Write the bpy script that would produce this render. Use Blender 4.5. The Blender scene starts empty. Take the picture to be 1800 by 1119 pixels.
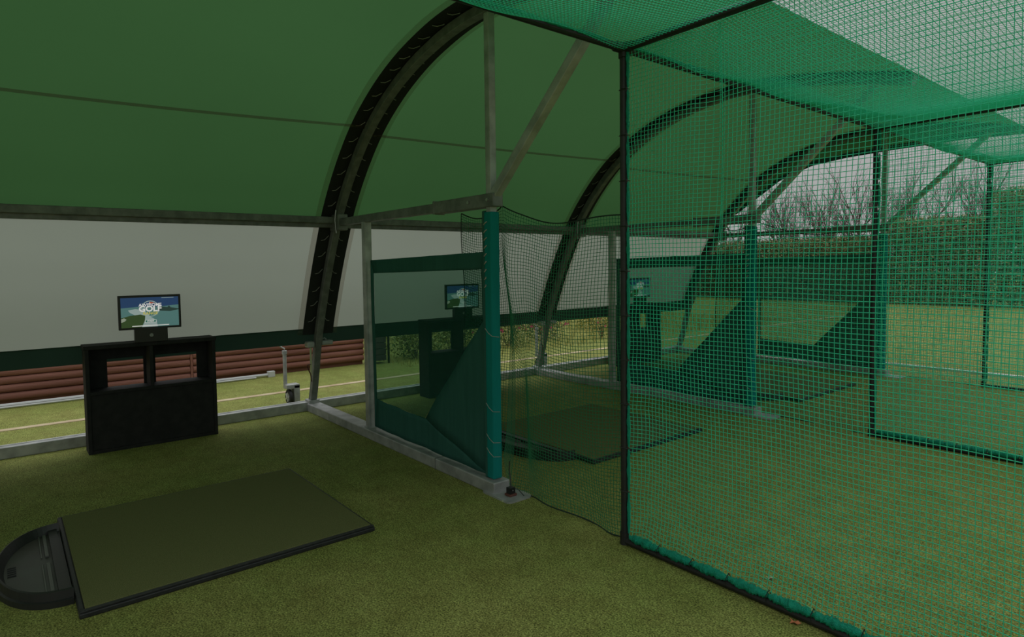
import bpy, bmesh, math, random
import numpy as np
from mathutils import Vector, Matrix, noise
random.seed(7)
SC = bpy.context.scene
COL = SC.collection

# ------------------------------------------------------------------ camera, sky, exposure
cam_d = bpy.data.cameras.new('camera')
cam = bpy.data.objects.new('camera', cam_d)
COL.objects.link(cam)
R_ = Vector((0.62248811, 0.78252393, -0.01283962))
U_ = Vector((-0.030903, 0.0409693, 0.99868239))
F_ = Vector((-0.7820189, 0.62127113, -0.04968524))
cam.matrix_world = Matrix(((R_.x, U_.x, -F_.x, 0), (R_.y, U_.y, -F_.y, 0), (R_.z, U_.z, -F_.z, 1.6), (0, 0, 0, 1)))
cam_d.sensor_width = 36.0
cam_d.lens = 36.0 * 1098.7 / 1800.0
cam_d.shift_x = 25.41 / 1800.0
cam_d.shift_y = -38.1 / 1800.0
cam_d.clip_start = 0.05
cam_d.clip_end = 400
SC.camera = cam
SC.view_settings.view_transform = 'Standard'
SC.view_settings.look = 'None'
SC.view_settings.exposure = 0.0
SC.view_settings.gamma = 1.0
SC.view_settings.use_curve_mapping = False
SC.cycles.max_bounces = 10
SC.cycles.diffuse_bounces = 5
SC.cycles.transparent_max_bounces = 24
SC.cycles.transmission_bounces = 8

W = bpy.data.worlds.new('overcast'); SC.world = W; W.use_nodes = True
nt = W.node_tree; nt.nodes.clear()
wo = nt.nodes.new('ShaderNodeOutputWorld'); bg = nt.nodes.new('ShaderNodeBackground')
tc = nt.nodes.new('ShaderNodeTexCoord'); sx = nt.nodes.new('ShaderNodeSeparateXYZ')
rp = nt.nodes.new('ShaderNodeValToRGB')
e = rp.color_ramp.elements
e[0].position = 0.0; e[0].color = (0.375, 0.375, 0.37, 1)
e[1].position = 1.0; e[1].color = (1.75, 1.78, 1.80, 1)
m_ = e.new(0.48); m_.color = (0.40, 0.40, 0.395, 1)
nt.links.new(tc.outputs['Generated'], sx.inputs[0]); nt.links.new(sx.outputs['Z'], rp.inputs[0])
nt.links.new(rp.outputs[0], bg.inputs['Color']); nt.links.new(bg.outputs[0], wo.inputs[0])
bg.inputs['Strength'].default_value = 1.0

# ------------------------------------------------------------------ measures (metres)
Y1, S = 2.70, 3.435
YF = [Y1, Y1 + S, Y1 + 2 * S]
XW, XA, XB, XC = -6.80, -5.36, -3.455, -2.305
HK, HC = 2.055, 2.785

# ------------------------------------------------------------------ materials
MATS = {}
def mat(name, col, rough=0.6, metal=0.0, noise_col=None, scale=20.0, bump=0.0, bump_scale=None, emit=None, spec=0.5, detail=4, ramp=(0.35, 0.65), stretch=None):
    m = bpy.data.materials.new(name); m.use_nodes = True
    n = m.node_tree.nodes; l = m.node_tree.links
    b = n['Principled BSDF']
    b.inputs['Roughness'].default_value = rough; b.inputs['Metallic'].default_value = metal
    b.inputs['Base Color'].default_value = (*col, 1)
    b.inputs['Specular IOR Level'].default_value = spec
    if noise_col or bump:
        t = n.new('ShaderNodeTexCoord'); mp = n.new('ShaderNodeMapping')
        l.new(t.outputs['Object'], mp.inputs[0])
        if stretch: mp.inputs['Scale'].default_value = stretch
    if noise_col:
        no = n.new('ShaderNodeTexNoise'); no.inputs['Scale'].default_value = scale; no.inputs['Detail'].default_value = detail
        l.new(mp.outputs[0], no.inputs['Vector'])
        r = n.new('ShaderNodeValToRGB'); r.color_ramp.elements[0].position = ramp[0]; r.color_ramp.elements[1].position = ramp[1]
        r.color_ramp.elements[0].color = (*col, 1); r.color_ramp.elements[1].color = (*noise_col, 1)
        l.new(no.outputs['Fac'], r.inputs[0]); l.new(r.outputs[0], b.inputs['Base Color'])
    if bump:
        nb = n.new('ShaderNodeTexNoise'); nb.inputs['Scale'].default_value = bump_scale or scale; nb.inputs['Detail'].default_value = 5
        l.new(mp.outputs[0], nb.inputs['Vector'])
        bn = n.new('ShaderNodeBump'); bn.inputs['Strength'].default_value = bump; bn.inputs['Distance'].default_value = 0.02
        l.new(nb.outputs['Fac'], bn.inputs['Height']); l.new(bn.outputs[0], b.inputs['Normal'])
    if emit:
        b.inputs['Emission Color'].default_value = (*col, 1); b.inputs['Emission Strength'].default_value = emit
        b.inputs['Base Color'].default_value = (0.01, 0.01, 0.01, 1)
    MATS[name] = m
    return m

def fabric(name, refl, trans, fac=0.5, clear=0.0, clear_col=(1, 1, 1), noise_amt=0.12, scale=1.2, stretch=None, bump=0.0):
    """woven or coated cloth: part diffuse, part translucent, optionally see-through mesh"""
    m = bpy.data.materials.new(name); m.use_nodes = True
    n = m.node_tree.nodes; l = m.node_tree.links; n.clear()
    out = n.new('ShaderNodeOutputMaterial'); mix = n.new('ShaderNodeMixShader'); mix.inputs[0].default_value = fac
    d = n.new('ShaderNodeBsdfDiffuse'); t = n.new('ShaderNodeBsdfTranslucent')
    tcn = n.new('ShaderNodeTexCoord'); mp = n.new('ShaderNodeMapping'); l.new(tcn.outputs['Object'], mp.inputs[0])
    if stretch: mp.inputs['Scale'].default_value = stretch
    no = n.new('ShaderNodeTexNoise'); no.inputs['Scale'].default_value = scale; no.inputs['Detail'].default_value = 6
    l.new(mp.outputs[0], no.inputs['Vector'])
    for sh, c in ((d, refl), (t, trans)):
        mc = n.new('ShaderNodeMixRGB'); mc.inputs[1].default_value = (*[x * (1 - noise_amt) for x in c], 1); mc.inputs[2].default_value = (*[min(1, x * (1 + noise_amt)) for x in c], 1)
        l.new(no.outputs['Fac'], mc.inputs[0]); l.new(mc.outputs[0], sh.inputs['Color'])
    if bump:
        bn = n.new('ShaderNodeBump'); bn.inputs['Strength'].default_value = bump; bn.inputs['Distance'].default_value = 0.03
        l.new(no.outputs['Fac'], bn.inputs['Height'])
        l.new(bn.outputs[0], d.inputs['Normal']); l.new(bn.outputs[0], t.inputs['Normal'])
    l.new(d.outputs[0], mix.inputs[1]); l.new(t.outputs[0], mix.inputs[2])
    if clear > 0:
        tr = n.new('ShaderNodeBsdfTransparent'); tr.inputs[0].default_value = (*clear_col, 1)
        m2 = n.new('ShaderNodeMixShader'); m2.inputs[0].default_value = clear
        l.new(mix.outputs[0], m2.inputs[1]); l.new(tr.outputs[0], m2.inputs[2]); l.new(m2.outputs[0], out.inputs[0])
    else:
        l.new(mix.outputs[0], out.inputs[0])
    MATS[name] = m
    return m

galv = mat('galvanised_steel', (0.30, 0.31, 0.30), 0.5, 0.35, (0.46, 0.47, 0.46), 9, 0.05, 60)
galv_d = mat('dark_shaded_steel', (0.13, 0.14, 0.13), 0.55, 0.3, (0.21, 0.22, 0.205), 12, 0.05, 60)  # shade on the arches put into a darker galvanised colour; weld seams share it
bolt_m = mat('bolt_steel', (0.5, 0.5, 0.5), 0.35, 0.8)
black_pipe = mat('black_padded_pipe', (0.012, 0.012, 0.012), 0.55, 0, (0.02, 0.02, 0.02), 30)
rubber = mat('black_rubber', (0.012, 0.013, 0.013), 0.5, 0, (0.022, 0.024, 0.024), 40, 0.1, 90)
cab_m = mat('black_board', (0.018, 0.018, 0.018), 0.75, 0, (0.026, 0.026, 0.025), 14, 0.03, 40, spec=.25)
black_band = mat('black_cover_band', (0.012, 0.014, 0.013), 0.75)
cord_m = mat('lacing_cord', (0.38, 0.38, 0.34), 0.8)
rope_m = mat('dark_green_rope', (0.01, 0.03, 0.018), 0.8)
tray_m = mat('tray_plastic', (0.014, 0.016, 0.015), 0.45, 0, (0.02, 0.02, 0.019), 5, 0.04, 30)
tray_floor = mat('tray_floor_plastic', (0.060, 0.052, 0.048), 0.5, 0, (0.075, 0.08, 0.07), 4)
teal = fabric('teal_pvc', (0.06, 0.19, 0.155), (0.05, 0.17, 0.14), 0.35, noise_amt=0.2, scale=3, stretch=(7, 7, .7), bump=0.25)
teal_b = fabric('teal_sleeve_pvc', (0.016, 0.29, 0.27), (0.01, 0.10, 0.08), 0.25, noise_amt=0.15, scale=3, stretch=(7, 7, .7), bump=0.2)
screen_mesh = fabric('green_mesh_window', (0.04, 0.15, 0.12), (0.04, 0.15, 0.12), 0.5, clear=0.56, clear_col=(0.46, 0.68, 0.56), noise_amt=0.3, scale=2.2, stretch=(6, 6, .5))
green_fab = fabric('green_canopy_fabric', (0.06, 0.17, 0.065), (0.056, 0.145, 0.05), 0.55, noise_amt=0.12, scale=0.5)
white_fab = fabric('white_curtain_fabric', (0.33, 0.39, 0.34), (0.43, 0.47, 0.40), 0.5, noise_amt=0.08, scale=0.5)
margin_fab = fabric('olive_seam_fabric', (0.12, 0.16, 0.08), (0.3, 0.3, 0.2), 0.5, clear=0.75, clear_col=(0.95, 0.88, 0.85))
hem_m = fabric('dark_green_hem', (0.035, 0.065, 0.046), (0.018, 0.04, 0.028), 0.3, noise_amt=0.2)

def netmat(name, c1, c2):
    m = bpy.data.materials.new(name); m.use_nodes = True
    n = m.node_tree.nodes; l = m.node_tree.links; n.clear()
    out = n.new('ShaderNodeOutputMaterial'); mix = n.new('ShaderNodeMixShader'); mix.inputs[0].default_value = 0.31
    d = n.new('ShaderNodeBsdfPrincipled'); d.inputs['Base Color'].default_value = (*c1, 1); d.inputs['Roughness'].default_value = 0.45
    t = n.new('ShaderNodeBsdfTranslucent'); t.inputs[0].default_value = (*c2, 1)
    l.new(d.outputs[0], mix.inputs[1]); l.new(t.outputs[0], mix.inputs[2]); l.new(mix.outputs[0], out.inputs[0])
    return m
net_m = netmat('green_net_twine', (0.05, 0.72, 0.45), (0.14, 0.92, 0.66))

# ------------------------------------------------------------------ mesh helpers
class MB:
    def __init__(s): s.v = []; s.f = []; s.smooth = False
    def add(s, vs, fs):
        o = len(s.v); s.v += [tuple(x) for x in vs]; s.f += [tuple(o + i for i in f) for f in fs]; return s
    def box(s, x0, x1, y0, y1, z0, z1):
        return s.add([(x0, y0, z0), (x1, y0, z0), (x1, y1, z0), (x0, y1, z0), (x0, y0, z1), (x1, y0, z1), (x1, y1, z1), (x0, y1, z1)],
                     [(0, 3, 2, 1), (4, 5, 6, 7), (0, 1, 5, 4), (1, 2, 6, 5), (2, 3, 7, 6), (3, 0, 4, 7)])
    def beam(s, a, b, w, h, upv=(0, 0, 1)):
        a = Vector(a); b = Vector(b); t = (b - a).normalized(); u = Vector(upv)
        r = t.cross(u).normalized(); u = r.cross(t).normalized()
        vs = []
        for p in (a, b):
            for q, k in ((-1, -1), (1, -1), (1, 1), (-1, 1)): vs.append(p + r * q * w / 2 + u * k * h / 2)
        return s.add(vs, [(0, 1, 2, 3), (7, 6, 5, 4), (0, 4, 5, 1), (1, 5, 6, 2), (2, 6, 7, 3), (3, 7, 4, 0)])
    def tube(s, pts, r, n=8, cap=True, r2=None):
        pts = [Vector(p) for p in pts]; rings = []; vs = []
        up = Vector((0, 0, 1))
        for i, p in enumerate(pts):
            t = (pts[min(i + 1, len(pts) - 1)] - pts[max(i - 1, 0)]).normalized()
            if abs(t.dot(up)) > 0.95: ref = Vector((1, 0, 0))
            else: ref = up
            a = t.cross(ref).normalized(); b = t.cross(a).normalized()
            rr = r if r2 is None else r + (r2 - r) * i / max(1, len(pts) - 1)
            for k in range(n):
                an = 2 * math.pi * k / n; vs.append(p + a * math.cos(an) * rr + b * math.sin(an) * rr)
        fs = []
        for i in range(len(pts) - 1):
            for k in range(n):
                k2 = (k + 1) % n; fs.append((i * n + k, i * n + k2, (i + 1) * n + k2, (i + 1) * n + k))
        if cap: fs.append(tuple(range(n - 1, -1, -1))); fs.append(tuple((len(pts) - 1) * n + k for k in range(n)))
        return s.add(vs, fs)
    def ribbon(s, pts, w_axis, w0, w1):
        vs = []; fs = []
        for p in pts:
            vs.append(Vector(p) + Vector(w_axis) * w0); vs.append(Vector(p) + Vector(w_axis) * w1)
        for i in range(len(pts) - 1): fs.append((2 * i, 2 * i + 1, 2 * i + 3, 2 * i + 2))
        return s.add(vs, fs)
    def build(s, name, m, parent=None, loc=None, bevel=0, smooth=False, solid=0, seg=2):
        me = bpy.data.meshes.new(name); me.from_pydata(s.v, [], s.f); me.update()
        if smooth:
            me.polygons.foreach_set('use_smooth', [True] * len(me.polygons))
        o = bpy.data.objects.new(name, me); COL.objects.link(o); me.materials.append(m)
        if loc: o.location = loc
        if parent: o.parent = parent
        if solid:
            md = o.modifiers.new('thick', 'SOLIDIFY'); md.thickness = solid; md.offset = 0
        if bevel:
            md = o.modifiers.new('bevel', 'BEVEL'); md.width = bevel; md.segments = seg; md.limit_method = 'ANGLE'
        return o

def thing(name, label, cat, loc=(0, 0, 0), group=None, rz=0):
    o = bpy.data.objects.new(name, None); COL.objects.link(o); o.location = loc; o.rotation_euler.z = rz
    o.empty_display_size = 0.1
    o['label'] = label; o['category'] = cat
    if group: o['group'] = group
    return o
def tag(o, label, cat, group=None, kind=None):
    o['label'] = label; o['category'] = cat
    if group: o['group'] = group
    if kind: o['kind'] = kind
    return o
def struct(o, label=None):
    o['kind'] = 'structure'
    if label: o['label'] = label
    return o
def copy_tree(o, parent=None, root_loc=None, label=None):
    c = o.copy(); COL.objects.link(c)
    if parent: c.parent = parent
    if root_loc is not None: c.location = root_loc
    if label: c['label'] = label
    for ch in list(o.children): copy_tree(ch, c)
    return c

def catmull(P, n=6):
    P = [Vector(p) for p in P]; out = []
    Q = [P[0] * 2 - P[1]] + P + [P[-1] * 2 - P[-2]]
    for i in range(1, len(Q) - 2):
        for k in range(n):
            t = k / n; a, b, c, d = Q[i - 1], Q[i], Q[i + 1], Q[i + 2]
            out.append(0.5 * ((2 * b) + (c - a) * t + (2 * a - 5 * b + 4 * c - d) * t * t + (3 * b - a - 3 * c + d) * t ** 3))
    out.append(P[-1]); return out
def wave(seed, x, y, z=0.0): return noise.noise(Vector((x + seed * 13.7, y - seed * 7.1, z)))

# ------------------------------------------------------------------ ground
def turf_material():
    m = bpy.data.materials.new('turf'); m.use_nodes = True
    n = m.node_tree.nodes; l = m.node_tree.links; b = n['Principled BSDF']
    b.inputs['Roughness'].default_value = 0.85; b.inputs['Specular IOR Level'].default_value = 0.2
    t = n.new('ShaderNodeTexCoord')
    def nz(sc, det, st=None):
        a = n.new('ShaderNodeTexNoise'); a.inputs['Scale'].default_value = sc; a.inputs['Detail'].default_value = det; a.inputs['Roughness'].default_value = 0.65
        l.new(t.outputs['Object'], a.inputs['Vector']); return a
    def ramp(src, p0, c0, p1, c1):
        r = n.new('ShaderNodeValToRGB'); r.color_ramp.elements[0].position = p0; r.color_ramp.elements[1].position = p1
        r.color_ramp.elements[0].color = (*c0, 1); r.color_ramp.elements[1].color = (*c1, 1); l.new(src, r.inputs[0]); return r
    fine = nz(120, 3); mid = nz(30, 4); big = nz(1.1, 4); patch = nz(5, 5)
    c_f = ramp(fine.outputs['Fac'], 0.36, (0.088, 0.112, 0.024), 0.66, (0.51, 0.58, 0.18))
    c_b = ramp(patch.outputs['Fac'], 0.35, (0.72, 0.66, 0.62), 0.68, (1.0, 1.0, 1.0))
    mx = n.new('ShaderNodeMixRGB'); mx.blend_type = 'MULTIPLY'; mx.inputs[0].default_value = 0.8
    l.new(c_f.outputs[0], mx.inputs[1]); l.new(c_b.outputs[0], mx.inputs[2])
    c_m = ramp(mid.outputs['Fac'], 0.3, (0.62, 0.6, 0.5), 0.7, (1.15, 1.15, 1.1))
    m2 = n.new('ShaderNodeMixRGB'); m2.blend_type = 'MULTIPLY'; m2.inputs[0].default_value = 0.8
    l.new(mx.outputs[0], m2.inputs[1]); l.new(c_m.outputs[0], m2.inputs[2])
    c_g = ramp(big.outputs['Fac'], 0.4, (0.9, 0.95, 0.8), 0.62, (1.12, 1.04, 1.05))
    m3 = n.new('ShaderNodeMixRGB'); m3.blend_type = 'MULTIPLY'; m3.inputs[0].default_value = 0.8
    l.new(m2.outputs[0], m3.inputs[1]); l.new(c_g.outputs[0], m3.inputs[2])
    l.new(m3.outputs[0], b.inputs['Base Color'])
    bn = n.new('ShaderNodeBump'); bn.inputs['Strength'].default_value = 0.7; bn.inputs['Distance'].default_value = 0.015
    l.new(fine.outputs['Fac'], bn.inputs['Height']); l.new(bn.outputs[0], b.inputs['Normal'])
    return m
turf = turf_material()
g = MB()
gx = [-60, -30, -14, -9, -7, -5, -3, -1, 1, 4, 10, 30, 60]; gy = [-30, -10, -4, -1, 1, 3, 5, 8, 11, 15, 20, 30, 50, 90]
vs = [(x, y, 0) for y in gy for x in gx]; nx = len(gx)
g.add(vs, [(j * nx + i, j * nx + i + 1, (j + 1) * nx + i + 1, (j + 1) * nx + i) for j in range(len(gy) - 1) for i in range(nx - 1)])
struct(g.build('floor', turf))

line_m = mat('faded_line', (0.42, 0.32, 0.19), 0.9, 0, (0.55, 0.46, 0.30), 3, 0.2, 60)
struct(MB().box(-8.06, -7.96, -6, 22, 0.0, 0.006).build('trim_1', line_m))
white_line = mat('white_edging', (0.52, 0.50, 0.50), 0.8, 0, (0.66, 0.64, 0.62), 4)
struct(MB().box(-5.5, 8, 10.62, 10.72, 0.0, 0.03).build('trim_2', white_line))

# ------------------------------------------------------------------ shelter arches
PROF = [(-6.80, 0.05), (-6.72, 0.28), (-6.56, 0.86), (-6.38, 1.31), (-6.23, 1.63), (-6.08, 1.91), (-5.93, 2.17), (-5.65, 2.51), (-5.30, 2.83), (-4.90, 3.07),
        (-4.5, 3.23), (-4.13, 3.32), (-3.8, 3.365), (-3.45, 3.37), (-3.0, 3.33), (-2.5, 3.24), (-2.0, 3.12)]
prof = catmull([(x, 0, z) for x, z in PROF], 5)
def offset(pr, d):
    out = []
    for i, p in enumerate(pr):
        t = (pr[min(i + 1, len(pr) - 1)] - pr[max(i - 1, 0)]).normalized()
        out.append(p + Vector((-t.z, 0, t.x)) * d)
    return out
outer = offset(prof, 0.06)

def make_frame():
    """arch in local coordinates: y=0 is the frame plane"""
    root = thing('arch_frame', '', 'frame', (0, 0, 0), 'galvanised arch frames of the shelter')
    mb = MB()
    # square tube along the arch
    vs = []; fs = []
    for i, p in enumerate(prof):
        t = (prof[min(i + 1, len(prof) - 1)] - prof[max(i - 1, 0)]).normalized(); nrm = Vector((-t.z, 0, t.x))
        for a, b in ((-1, -1), (1, -1), (1, 1), (-1, 1)): vs.append(p + Vector((0, a * .036, 0)) + nrm * b * .036)
    for i in range(len(prof) - 1):
        for k in range(4): fs.append((i * 4 + k, i * 4 + (k + 1) % 4, (i + 1) * 4 + (k + 1) % 4, (i + 1) * 4 + k))
    fs += [(0, 1, 2, 3), tuple(4 * (len(prof) - 1) + k for k in (3, 2, 1, 0))]
    mb.add(vs, fs); mb.build('arch_tube', galv_d, root, bevel=.006)
    # cover bands
    up = [p for p in offset(prof, 0.048) if p.z > 0.80]
    MB().ribbon(up, (0, 1, 0), -0.160, 0.185).build('cover_band', black_band, root, solid=.003)
    mg = MB().ribbon([p for p in offset(prof, 0.054) if p.z > 0.80], (0, 1, 0), -0.215, 0.235).build('seam_margin', margin_fab, root)
    # one continuous lacing cord on each side: it dips behind the band between strokes
    Lp = offset(prof, 0.040); Lb = offset(prof, 0.051)
    for s_, y0, y1 in ((-1, -0.045, -0.115), (1, 0.055, 0.120)):
        acc = 0; last = Lp[0]; cord = []
        for i, p in enumerate(Lp):
            if p.z < 0.9: last = p; continue
            acc += (p - last).length; last = p
            if acc > 0.145:
                acc = 0; t = (Lp[min(i + 1, len(Lp) - 1)] - Lp[i - 1]).normalized()
                a = p + Vector((0, y0, 0)); b = p + Vector((0, y1, 0)) - t * 0.055
                hb_ = Lb[i] + Vector((0, y1, 0)) - t * .055; ha_ = Lb[i] + Vector((0, y0, 0))
                mid = (a + b) / 2 - t * 0.014 + Vector((0, 0, -.004))
                cord += [hb_, b, mid, a, ha_]
        MB().tube(cord, .0026, 4).build('lacing_cord', cord_m, root)
    # base beam
    bb = MB().box(XW + .04, -3.375, -.072, .072, 0.0, .088).build('base_beam', galv, root, bevel=.008)
    MB().box(-4.13, -4.118, -.0755, .0755, .0, .0915).build('weld_seam', galv_d, bb, bevel=.003)
    # foot plate with rounded corners
    pl = []
    for cx_, cy_, a0 in ((-3.225, .085, 0), (-3.46, .085, 90), (-3.46, -.055, 180), (-3.225, -.055, 270)):
        for k in range(5):
            an = math.radians(a0 + k * 22.5); pl.append((cx_ + .04 * math.cos(an), cy_ + .04 * math.sin(an)))
    n = len(pl)
    MB().add([(x, y, 0.0) for x, y in pl] + [(x, y, .012) for x, y in pl],
             [tuple(range(n - 1, -1, -1)), tuple(range(n, 2 * n))] + [(i, (i + 1) % n, n + (i + 1) % n, n + i) for i in range(n)]).build('foot_plate', galv, root)
    MB().box(XA - .035, XA + .035, -.035, .035, .088, HK - .03).build('inner_post', galv, root, bevel=.006)
    MB().box(XA - .047, XA + .047, -.045, .045, .084, .096).build('post_collar', galv, root, bevel=.003)
    MB().box(XB - .028, XB + .028, -.028, .028, .088, 3.335).build('front_post', galv, root, bevel=.006)
    # tie beam knee to front post, with a sleeved outer half
    MB().box(-5.98, XB + .06, -.034, .034, HK - .035, HK + .035).build('tie_beam', galv_d, root, bevel=.006)
    sl = MB().box(-4.12, XB + .075, -.045, .045, HK - .047, HK + .045).build('sleeve', galv_d, root, bevel=.006)
    MB().box(-4.135, -4.11, -.05, .05, HK - .052, HK + .05).build('collar', galv_d, sl, bevel=.003)
    for bx in (-3.66, XB + .02):
        b = MB(); b.tube([(bx, -.046, HK), (bx, -.058, HK)], .012, 6); b.build('bolt', bolt_m, sl)
    MB().beam((XB + .03, 0, HK + .02), (-2.28, 0, 3.17), .062, .062).build('diagonal_brace', galv, root, bevel=.006)
    MB().box(-6.07, -5.86, -.052, .052, HK - .08, HK + .08).build('knee_bracket', galv_d, root, bevel=.008)
    MB().tube([(-5.90, -.056, HK + .12), (-5.91, -.062, HK + .02), (-5.90, -.058, HK - .11)], .005, 5).build('wire_tie', bolt_m, root)
    MB().box(-6.85, -6.72, -.06, .06, .0, .125).build('base_bracket', galv, root, bevel=.006)
    for by in (-.03, .03):
        MB().tube([(-6.72, by, .06), (-6.708, by, .06)], .010, 6).build('bolt', bolt_m, root)
    return root
f1 = make_frame()
f1['label'] = 'nearest steel arch frame with base beam and front post beside the golf mat'
f1.location = (0, YF[0], 0)
f2 = copy_tree(f1, None, (0, YF[1], 0), 'middle steel arch frame seen through the netting, second from the camera')
f3 = copy_tree(f1, None, (0, YF[2], 0), 'farthest steel arch frame closing the open end of the shelter')

YA, YB = -6.0, YF[2] + .14
# canopy skin, a separate billowing strip between each pair of arches
def skin(name, pr, m, seed, ya, yb, ny=70, amp=0.02):
    mb = MB(); n = len(pr); vs = []
    for j in range(ny + 1):
        y = ya + (yb - ya) * j / ny
        ph = ((y - Y1) / S) % 1.0; bul = math.sin(math.pi * ph)
        for i, p in enumerate(pr):
            t = (pr[min(i + 1, n - 1)] - pr[max(i - 1, 0)]).normalized(); nr = Vector((-t.z, 0, t.x))
            edge = min(1, i / 3, (n - 1 - i) / 3)
            vs.append(p - nr * (amp * bul * edge) + nr * amp * .5 * wave(seed, p.x * .8, y * .5, p.z) * edge + Vector((0, y, 0)))
    fs = [(j * n + i, j * n + i + 1, (j + 1) * n + i + 1, (j + 1) * n + i) for j in range(ny) for i in range(n - 1)]
    mb.add(vs, fs)
    return mb.build(name, m, smooth=True)
up = [p for p in outer if p.z >= 2.04]
ceil = struct(skin('ceiling', up, green_fab, 1, YA, YB, amp=.03))
# sewn seam on the canopy
sp = [p for p in offset(prof, 0.02) if 2.80 < p.z < 2.90 and p.x < -4.6]
seam = MB(); c0 = min(offset(prof, 0.025), key=lambda p: abs(p.z - 2.84) + (10 if p.x > -4.6 else 0))
pts = []
for k in range(121):
    y = YA + (YB - YA) * k / 120; ph = ((y - Y1) / S) % 1.0
    bul = math.sin(math.pi * ph)
    nr = Vector((.66, 0, -.75))
    drift = .10 * max(0, min(1, (y + .5) / (Y1 + .5))) ** 1.5 if y < Y1 else .02 + .09 * ph
    pts.append(c0 + Vector((.70, 0, .72)) * (drift - .04) + nr * .012 + nr * .02 * bul + Vector((0, y, 0)))
tdir = Vector((.70, 0, .72)) * .026
vs = []; fs = []
for p in pts: vs += [p - tdir * .5, p + tdir * .5]
seam.add(vs, [(2 * i, 2 * i + 1, 2 * i + 3, 2 * i + 2) for i in range(len(pts) - 1)])
seam_m = fabric('canopy_seam_fabric', (0.12, 0.13, 0.08), (0.3, 0.25, 0.2), 0.5, clear=0.6, clear_col=(0.98, 0.72, 0.80))
seam.build('seam', seam_m, ceil)
# end valance hanging from the farthest arch, with a dark bottom hem
VC = ([-5.75, -5.0, -4.5, -4.0, -3.4, -2.6, -2.0], [2.40, 2.88, 3.05, 3.10, 3.12, 3.13, 3.10])
tp = [p for p in outer if p.z > 2.45]
vs = []; vh = []; yv = YF[2] + .13
for p in tp:
    zb = min(p.z - .01, float(np.interp(p.x, *VC))); zh_ = min(p.z - .005, zb + .07)
    vs += [(p.x, yv, p.z), (p.x, yv, zh_)]; vh += [(p.x, yv, zh_), (p.x, yv, zb)]
qf = [(2 * i, 2 * i + 1, 2 * i + 3, 2 * i + 2) for i in range(len(tp) - 1)]
MB().add(vs, qf).build('end_valance', green_fab, ceil)
MB().add(vh, qf).build('valance_hem', hem_m, ceil)
# side curtain and its dark hem
cp = [p for p in outer if 0.92 <= p.z <= 2.09]
CX = ([.76, .935, 1.2, 1.4, 1.7, 2.07], [-6.70, -6.665, -6.58, -6.49, -6.32, -6.07])
zc = [Vector((float(np.interp(z, *CX)), 0, z)) for z in np.linspace(.925, 2.07, 14)]
wall = struct(skin('wall_left', zc, white_fab, 3, YA, YB, amp=.012))
zh = [Vector((float(np.interp(z, *CX)) + .003, 0, z)) for z in np.linspace(.765, .935, 4)]
hm = skin('hem_band', zh, hem_m, 4, YA, YB, amp=.01); hm.parent = wall

# rails along the shelter
kr = MB(); kr.box(-6.02, -5.955, YA, YB - .1, HK - .01, HK + .055).box(-6.06, -6.0, YA, YB - .1, HK - .05, HK + .0)
tag(kr.build('knee_rail', galv_d, bevel=.005), 'long horizontal steel rail where green canopy meets white side curtain', 'rail')
br = thing('ground_rail', 'long galvanised box rail lying on the turf under the side curtain', 'rail', (-6.80, 0, 0))
MB().box(-.035, .035, YA, YF[2], 0, .10).build('box_section', galv, br, bevel=.006)
MB().tube([(-.085, YA, .085), (-.085, YF[2], .085)], .014, 8).build('tarpaulin_pole', galv, br)

# ------------------------------------------------------------------ divider screens (one per frame)
def make_screen():
    root = thing('divider_screen', '', 'screen', (0, 0, 0), 'teal divider screens between hitting bays')
    o_ = [(-5.285, 1.665), (-3.515, 1.70), (-3.515, 1.2), (-3.515, .092), (-5.285, .105)]
    i_ = [(-5.225, 1.545), (-3.585, 1.575), (-3.575, 1.2), (-4.39, .345), (-5.235, .375)]
    mb = MB(); N = 12
    def P(q): 
        x, z = q; return (x, .012 * wave(5, x * 5, z * .8) + .006 * math.sin(x * 14 + z), z)
    for k in range(5):
        a0, a1, b0, b1 = o_[k], o_[(k + 1) % 5], i_[k], i_[(k + 1) % 5]
        vs = []; M = 6
        for u in range(N + 1):
            s0 = (a0[0] + (a1[0] - a0[0]) * u / N, a0[1] + (a1[1] - a0[1]) * u / N); s1 = (b0[0] + (b1[0] - b0[0]) * u / N, b0[1] + (b1[1] - b0[1]) * u / N)
            for v in range(M + 1): vs.append(P((s0[0] + (s1[0] - s0[0]) * v / M, s0[1] + (s1[1] - s0[1]) * v / M)))
        mb.add(vs, [(u * (M + 1) + v, u * (M + 1) + v + 1, (u + 1) * (M + 1) + v + 1, (u + 1) * (M + 1) + v) for u in range(N) for v in range(M)])
    mb.build('border', teal, root, smooth=True, solid=.004)
    w = MB(); w.add([(x, 0.0, z) for x, z in i_], [(0, 1, 2, 3, 4)]); w.build('mesh_window', screen_mesh, root)
    sl = MB(); sl.box(XB - .040, XB + .040, -.040, .040, .094, 1.975); s_ = sl.build('post_sleeve', teal_b, root, bevel=.012, seg=3)
    sl2 = MB(); sl2.box(XB - .066, XB - .038, -.036, .03, .092, 1.985); sl2.build('sleeve_flap', teal, root, bevel=.006)
    cord = []
    for k in range(9):
        z = 1.90 - k * .055
        cord += [(XB - .036, -.036, z - .014), (XB - .036, -.042, z - .012), (XB - .02, -.045, z - .004), (XB - .002 - .002 * k, -.042, z + .006), (XB - .002 - .002 * k, -.036, z + .006)]
    MB().tube(cord, .004, 5).build('lacing_cord', cord_m, s_)
    for zz, r_ in ((1.13, .0025), (.60, .002), (.38, .002), (.28, .002)):
        MB().tube([(XB - .038, -.041, zz + .03), (XB + .0, -.0425, zz), (XB + .041, -.041, zz - .02), (XB + .042, .02, zz - .03)], r_, 5).build('cord_strand', cord_m, s_)
    return root
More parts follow.
